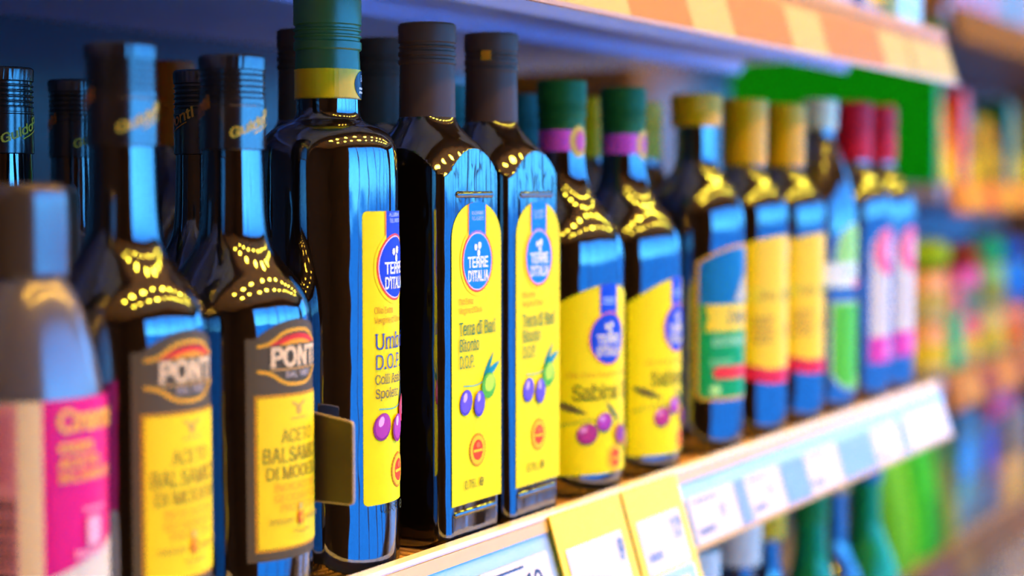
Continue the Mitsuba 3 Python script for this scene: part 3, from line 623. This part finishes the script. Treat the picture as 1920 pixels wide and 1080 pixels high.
# --- smoky plastic flag beside the second vinegar bottle
def flag():
    c = m3.CrossSection([[(-.0435, .0475), (-.0135, .0475), (-.0135, .0955), (-.0435, .0915)]]).offset(-.003, m3.JoinType.Round).offset(.003, m3.JoinType.Round, circular_segments=24)
    m = man2tm(c.extrude(.0012)); v = np.array(m.vertices)
    return tm(np.stack([v[:, 2] - .0006, v[:, 0], v[:, 1]], 1), m.faces)
fl = flag()
def flag_rim():
    o = Polygon([(-.0435, .0475), (-.0135, .0475), (-.0135, .0955), (-.0435, .0915)]).buffer(-.003).buffer(.003)
    m = trimesh.creation.extrude_polygon(o.buffer(.0003).difference(o.buffer(-.0005)), .0018, engine='earcut'); v = np.array(m.vertices)
    return tm(np.stack([v[:, 2] - .0009, v[:, 0], v[:, 1]], 1), m.faces)
thing('sign_flag', [('panel', shape(fl, 'smoky_plastic', (.2, .15, .1), 0)), ('rim', shape(flag_rim(), 'plastic', (.30, .24, .16), 0))], 'brown smoky plastic flag with rounded corners between vinegar and tall round bottle', 'sign', (-.1405, 0, 0), part_labels={'rim': 'pale bright edge'})

# ------------------------------------------------------------------ goods on the board above
def carton(x0, x1, y0, y1, z0, z1, c, label, prints=(), cat_='box', name='carton', group=None, r=.003):
    parts = [('box' if prints else '', shape(cbox(x0, x1, y0, y1, z0, z1, r), 'print_gloss', lin(c), 0))]
    for k, (g, col) in enumerate(prints): parts.append(('print', printed([(affinity.translate(g, x0, z0), col)], face_y(0, y0), 'print_gloss', base=.0004 + .0002 * k)))
    return thing(name, parts, label, cat_, group=group)
def jar(x, y, z, R, H, bodyc, lidc, label, band=None, name='jar', lid_h=.02):
    prof = chaikin([(0, 0), (0, 0), (R * .85, 0), (R, .006), (R, .02), (R, H - lid_h - .012), (R * .9, H - lid_h - .002), (R * .88, H - lid_h), (R * .88, H - lid_h), (0, H - lid_h)], 2)
    p = [('body', shape(lathe(prof, 40), 'plastic', lin(bodyc), 40)), ('lid', shape(lathe([(R * .9, H - lid_h + .0003), (R * .95, H - lid_h + .001), (R * .95, H - .003), (R * .92, H - .001), (R * .86, H)], 40), 'plastic', lin(lidc), 35))]
    if band: p.append(('label', printed([(sbox(-R * 2.2, H * .22, R * 2.2, H * .62), band)], cyl(R, math.radians(250)), 'paper', base=.0004, step=.006)))
    return thing(name, p, label, 'jar', (x, y, z))
TZ = TOPZ + .001
jar(.600, .03, TZ, .030, .11, '#c8921c', '#d8a020', 'amber jar standing on the upper shelf, leftmost in view', '#e8d8b0')
jar(.672, .03, TZ, .030, .11, '#e0a020', '#e8b020', 'orange jar on the upper shelf, second in view', '#d87818')
carton(.715, .748, .0, .06, TZ, TZ + .15, (190, 170, 165), 'narrow pale grey carton on the upper shelf beside the orange jar')
carton(.752, .786, .0, .06, TZ, TZ + .15, (168, 150, 160), 'narrow mauve grey carton left of the blue and yellow box')
carton(.792, .862, -.005, .06, TZ, TZ + .15, (28, 92, 190), 'blue box with yellow upper part on the upper shelf', [(sbox(.003, .022, .067, .147), '#d8b010'), (sbox(.030, .0, .040, .022), '#3c8cd8')])
carton(.868, .950, -.02, .06, TZ, TZ + .17, (150, 202, 206), 'pale aqua box with a yellow wedge at the right end of the upper shelf', [(Polygon([(.022, .165), (.064, .165), (.046, .022)]), '#c8b040')])

# ------------------------------------------------------------------ goods on the board below
LZ = LOWZ + .0065
def low_bottle(R, zt, capc, glass, capz, capr=.018, label_c=None, bsdf='dark_glass'):
    p = [('body', shape(lathe(chaikin([(0, 0), (0, 0), (R * .8, 0), (R, .008), (R, .03), (R, .13), (R, .150), (R * .8, .172), (.020, .196), (.0165, .215), (.016, zt - .006), (.016, zt - .006), (0, zt - .006)], 3), 64), bsdf, glass, 40))]
    p.append(('cap', shape(lathe(cap_profile(capr, capz, zt, ()), 48), 'cap_metal', capc, 35)))
    if label_c: p.append(('label', printed([(sbox(-R * .9, .05, R * .9, .14), label_c)], cyl(R, math.radians(268)), 'paper', base=.0004)))
    return p
thing('oil_bottle', low_bottle(.034, .279, lin((240, 226, 196)), GL_BLACK, .236, .0235, '#6a8cc0'), 'white capped bottle below the rail, the lower left of two', 'bottle', (.4460, .022, LZ))
thing('oil_bottle', low_bottle(.034, .283, lin((244, 224, 190)), GL_BLACK, .240, .0230, '#6a8cc0'), 'white capped bottle below the rail, next to the yellow capped one', 'bottle', (.5770, .036, LZ))
GREENG = (.006, .26, .05)
thing('oil_bottle', low_bottle(.030, .276, lin((250, 190, 10)), GL_BROWN, .240, .021, '#4a90e0'), 'yellow capped bottle below the rail, right of the two white caps', 'bottle', (.7020, .058, LZ))
thing('oil_bottle', low_bottle(.034, .286, lin((16, 130, 60)), GREENG, .246, .018, '#2a9a70', 'green_glass'), 'green bottle neck below the rail, beside the yellow capped bottle', 'bottle', (.7740, .036, LZ))
thing('oil_bottle', low_bottle(.040, .290, lin((214, 168, 70)), GL_BROWN, .262, .019, '#3a88e8'), 'dark bottle with tan cap below the rail, between two green bottles', 'bottle', (.8650, .046, LZ))
thing('oil_bottle', low_bottle(.038, .286, lin((20, 96, 150)), GREENG, .256, .018, '#2080a0', 'green_glass'), 'green bottle with blue cap below the right end of the rail', 'bottle', (.9800, .046, LZ))

# ------------------------------------------------------------------ the next unit along the aisle
_lin = lin
def lin(c):                                    # the far packs are printed in deep, saturated colours
    v = _lin(c); return np.clip(v - .8 * v.min(), 0, 1) ** 1.1 * .8
def far_board(z, x0, x1, yf, label, rail, z_hi=.051, under=(.2, .19, .25)):
    parts = [('deck', shape(bx(x0, x1, yf + .006, yf + .48, z - .03, z - .001), 'painted_metal', under, 0)),
             ('price_rail', shape(sweep_x([(yf + .004, z + .003), (yf, z + .003), (yf - .014, z - z_hi), (yf - .006, z - z_hi - .002)], x0 + .05, x1), 'matte', lin(rail), 0))]
    return thing('shelf_board', parts, label, 'shelf')
FY = .285
far_board(.226, 2.12, 4.6, FY, 'middle shelf board of the far unit holding yellow pouches', (200, 140, 70))
far_board(-.122, 2.12, 4.6, FY, 'shelf board of the far unit under the stacked coloured jars', (196, 150, 110), .062)
far_board(-.445, 1.90, 4.6, FY, 'lowest shelf board of the far unit with green packs', (150, 128, 108), .065)
far_board(.545, 2.13, 4.6, FY, 'top shelf board of the far unit at the upper right', (128, 98, 52), .06, (.14, .10, .10))
thing('back_panel', [('', shape(bx(1.9, 4.6, FY + .5, FY + .52, FZ + .02, 1.2), 'painted_metal', (.12, .06, .02), 0))], 'brown back panel of the far shelf unit', 'panel')
def far_tag(x0, x1, z, c, label, zh=.05):
    pl = slant(0, (FY - .0006, z), (FY - .0146, z - zh))
    thing('price_tag', [('', printed([(rrect(x0, -zh * .96, x1, -.006, .002), c)], pl, 'matte', base=.0022))], label, 'price tag')
for (a, b, c), nm in zip(((2.24, 2.38, '#e0b068'), (2.39, 2.46, '#d06840'), (2.47, 2.60, '#d0a850'), (2.61, 2.68, '#cc8c20'), (2.69, 2.85, '#d0a060')), ('cream tag at the left end of the far middle shelf', 'salmon tag on the far middle shelf', 'beige tag right of the salmon one on the far middle shelf', 'ochre tag on the far middle shelf', 'beige tag at the right edge of the far middle shelf')): far_tag(a, b, .226, c, nm, .048)
for (a, b, c), nm in zip(((2.24, 2.36, '#ecc8a0'), (2.38, 2.48, '#c09a98'), (2.50, 2.64, '#e4b890'), (2.66, 2.74, '#b89488'), (2.76, 2.95, '#cca080')), ('cream tag at the left end of the rail under the coloured jars', 'lilac tag on the rail under the coloured jars', 'pale pink tag on the rail under the coloured jars', 'narrow mauve tag on the rail under the coloured jars', 'pink tag at the right edge of the rail under the coloured jars')): far_tag(a, b, -.122, c, nm, .058)
for (a, b, c), nm in zip(((2.02, 2.20, '#a89c98'), (2.22, 2.36, '#a09078'), (2.38, 2.60, '#988878')), ('lilac tag under the green packs', 'grey tag on the lowest far rail', 'mauve tag on the lowest far rail, rightmost')): far_tag(a, b, -.445, c, nm, .06)

def pouch(x0, x1, y, z, H, D, layers, label, base, group=None):
    """A standing pouch: flat at the top seal, bulging below."""
    w = (x1 - x0) / 2; n = 12; rows = 9
    v, f = [], []
    for r in range(rows):
        t = r / (rows - 1); d = D / 2 * (1 - t ** 2.2) + .002; ww = w * (1 - .06 * math.sin(t * math.pi))
        for k in range(n):
            a = 2 * math.pi * k / n; e = .6
            v.append((ww * np.sign(math.cos(a)) * abs(math.cos(a)) ** e, d * np.sign(math.sin(a)) * abs(math.sin(a)) ** e, H * t))
    for r in range(rows - 1):
        for k in range(n):
            a, b = r * n + k, r * n + (k + 1) % n
            f += [(a, b, b + n), (a, b + n, a + n)]
    c0 = len(v); v += [(0, 0, 0), (0, 0, H)]
    for k in range(n): f += [((k + 1) % n, k, c0), ((rows - 1) * n + k, (rows - 1) * n + (k + 1) % n, c0 + 1)]
    p = [('body', shape(tm(v, f), 'matte', lin(base), 50))]
    def bulge(u, zz, off): t = np.clip(zz / H, 0, 1); return np.stack([u, -(D / 2 * (1 - t ** 2.2) + .002) * (1 - .0) - off - .001, zz], 1)
    bulge.curved = False
    fine = []
    for g, c in layers:
        for k in range(8): 
            q = g.intersection(sbox(-w * .66, k * H / 8, w * .66, (k + 1) * H / 8))
            if not q.is_empty: fine.append((q, c))
    if fine:
        ms, cs = [], []
        for g, c in fine:
            m = sheet(g, bulge, .0008)
            if m is not None: ms.append(m); cs.append(np.tile(lin(c), (len(m.vertices), 1)))
        p.append(('print', shape(cat(*ms), 'matte', np.vstack(cs), 0)))
    return thing('pouch', p, label, 'pouch', ((x0 + x1) / 2, y, z), 0, group)
MZ = .2272
carton(2.136, 2.158, .300, .70, MZ, .512, (12, 168, 24), 'large dark green carton at the left end of the far middle shelf')
pouch(2.165, 2.285, .330, MZ, .145, .05, [(sbox(-1, .0, 1, .055), '#ecd428'), (sbox(-.01, .03, 1, .085), '#e8a030'), (oval(.0, .10, .025, .03), '#e0a878')], 'beige and yellow pouch next to the dark green carton', '#d0a050')
carton(2.305, 2.335, .30, .40, MZ, MZ + .17, (214, 84, 60), 'narrow red carton between two pouches on the far middle shelf')
pouch(2.350, 2.452, .332, MZ, .165, .05, [(sbox(-1, .0, 1, .05), '#e0c428'), (sbox(-1, .11, 1, .165), '#90b4bc')], 'pale grey pouch with yellow foot on the far middle shelf', '#b8a078')
pouch(2.520, 2.620, .332, MZ, .135, .05, [(sbox(-1, .0, .0, .03), '#4c7040'), (sbox(-.01, .0, 1, .06), '#d8b020'), (oval(.0, .095, .022, .025), '#c89860')], 'olive yellow pouch on the far middle shelf', '#b8a850')
carton(2.640, 2.675, .30, .40, MZ, MZ + .17, (24, 88, 40), 'thin green carton on the far middle shelf')
pouch(2.690, 2.850, .332, MZ, .165, .05, [(sbox(-1, .0, 1, .055), '#c8bc20')], 'pale pouch with yellow foot at the right edge of the far middle shelf', '#98a070')
# jars stacked two high under it
JZ = -.1205
jr = [(2.185, 0, '#ecdca0', '#f0a818', '#e8d050', 'orange lidded cream jar, bottom of the left stack'), (2.185, 1, '#ece0b4', '#f4ac20', '#f0e4b0', 'orange lidded cream jar, upper one of the left stack'),
      (2.415, 0, '#e8dca8', '#ec5848', '#e8c850', 'coral lidded jar, bottom of the middle stack'), (2.415, 1, '#d8dcd0', '#f070a0', '#d0dcd0', 'pink lidded jar, upper one of the middle stack'),
      (2.610, 0, '#b8c070', '#d8c448', '#d8c448', 'yellow lidded greenish jar, bottom of the third stack'), (2.610, 1, '#b8bc90', '#98cc50', '#a8b070', 'green lidded jar, upper one of the third stack'),
      (2.800, 0, '#d89030', '#e08828', '#d87820', 'orange jar at the right edge, bottom of its stack'), (2.800, 1, '#9890b0', '#5090e0', '#4888e0', 'blue lidded jar at the right edge, upper one of its stack')]
JH = .094
for x, lv, b, l, band, nm in jr:
    jar(x, .345, JZ + lv * (JH + .0006) + .0, .052, JH, b, l, nm, band, lid_h=.038)
carton(2.270, 2.325, .30, .40, JZ, JZ + .105, (34, 190, 80), 'bright green carton between the left and middle jar stacks')
carton(2.27, 2.325, .30, .40, JZ + .106, JZ + .175, (228, 150, 130), 'salmon carton on top of the bright green carton')
carton(2.495, 2.535, .32, .42, JZ, JZ + .14, (60, 120, 40), 'green carton between the middle and third jar stacks')
def bag(x, y, z, a, b, h, c, label):
    s = trimesh.creation.icosphere(3); v = np.array(s.vertices)
    v = np.sign(v) * np.abs(v) ** .75
    v = v * [a, b, h / 2] + [0, 0, h / 2]
    thing('bag', [('', shape(tm(v, s.faces), 'matte', lin(c), 60))], label, 'bag', (x, y, z), 12)
bag(2.20, .345, JZ + 2 * (JH + .0006), .075, .05, .055, (140, 178, 24), 'lime green bag lying on the left jar stack')
bag(2.43, .350, JZ + 2 * (JH + .0006), .07, .05, .040, (150, 60, 30), 'rust brown bag on the middle jar stack')
bag(2.62, .350, JZ + 2 * (JH + .0006), .065, .05, .050, (70, 190, 130), 'mint green bag on the third jar stack')
bag(2.80, .350, JZ + 2 * (JH + .0006), .065, .05, .050, (70, 110, 190), 'blue bag on the rightmost jar stack')
carton(2.15, 2.90, .44, .60, JZ, JZ + .30, (96, 24, 34), 'long maroon carton standing behind the jar stacks')
# packs on the lowest board
PZ = -.444
pouch(1.935, 2.075, .335, PZ, .195, .06, [(sbox(.01, 0, .03, .2), '#8ad820')], 'yellow green pack, left of the two green packs', '#62b010')
pouch(2.085, 2.235, .335, PZ, .225, .06, [(sbox(-.01, 0, 1, .10), '#28902a')], 'bright green pack, right of the two green packs', '#40b812')
pouch(2.245, 2.345, .335, PZ, .215, .05, [(sbox(-1, 0, 1, .08), '#98a050'), (sbox(-1, .14, 1, .2), '#80a078')], 'grey green pack beside the green packs', '#98a070')
carton(2.36, 2.535, .315, .42, PZ, PZ + .235, (170, 184, 180), 'pale blue carton with blue emblem on the lowest far shelf', [(oval(.07, .135, .05, .045), '#58a8dc'), (oval(.05, .075, .04, .02), '#8cc0b4')])
carton(2.55, 2.70, .315, .42, PZ, PZ + .20, (170, 160, 160), 'lilac white carton with dark blue oval on the lowest far shelf', [(oval(.05, .13, .028, .04), '#3858c8'), (oval(.12, .09, .025, .02), '#b88c7c'), (oval(.045, .03, .02, .03), '#508a98')])
carton(2.54, 2.75, .30, .42, PZ + .2008, PZ + .262, (206, 40, 24), 'red carton lying on the lilac white carton')
carton(2.72, 2.92, .315, .42, PZ, PZ + .09, (206, 160, 40), 'ochre carton at the lower right edge')
carton(2.76, 2.92, .315, .42, PZ + .0908, PZ + .2, (160, 140, 90), 'beige carton on top of the ochre carton')
# top right goods
carton(2.20, 2.95, .30, .42, .546, .72, (150, 112, 44), 'wide tan carton on the top far shelf', [(oval(.10, .02, .05, .02), '#b85038'), (oval(.46, .04, .03, .04), '#3a7a58'), (oval(.25, .02, .06, .015), '#b8583c')])

# ------------------------------------------------------------------ what belongs together
kinds = {bari[0][1]['filename']: 'square oil bottles', sab[0][1]['filename']: 'oil bottles with pink neck bands', gold[0][1]['filename']: 'oil bottles with golden labels', red[0][1]['filename']: 'red capped oil bottles',
         vin[0][1]['filename']: 'long necked vinegar bottles', glz[0][1]['filename']: 'magenta labelled squeeze bottles', teal[0][1]['filename']: 'teal capped bottles in the second row', ytop[0][1]['filename']: 'gold capped bottles in the second row'}
for key, v in labels.items():
    if 'category' not in v or 'group' in v: continue
    body = scene.get(key + '__body', {}).get('filename')
    if body in kinds: v['group'] = kinds[body]
    elif v['category'] == 'price tag': v['group'] = 'price tags on the shelf rails'
    elif v['category'] == 'price tag holder': v['group'] = 'yellow price holders'
    elif v['category'] == 'shelf': v['group'] = 'shelf boards'
    elif v['category'] == 'pouch': v['group'] = 'pouches on the far unit'
    elif key.startswith('jar') and 'stack' in v['label']: v['group'] = 'jars stacked on the far unit'
    elif v['category'] == 'bag': v['group'] = 'bags lying on the jar stacks'
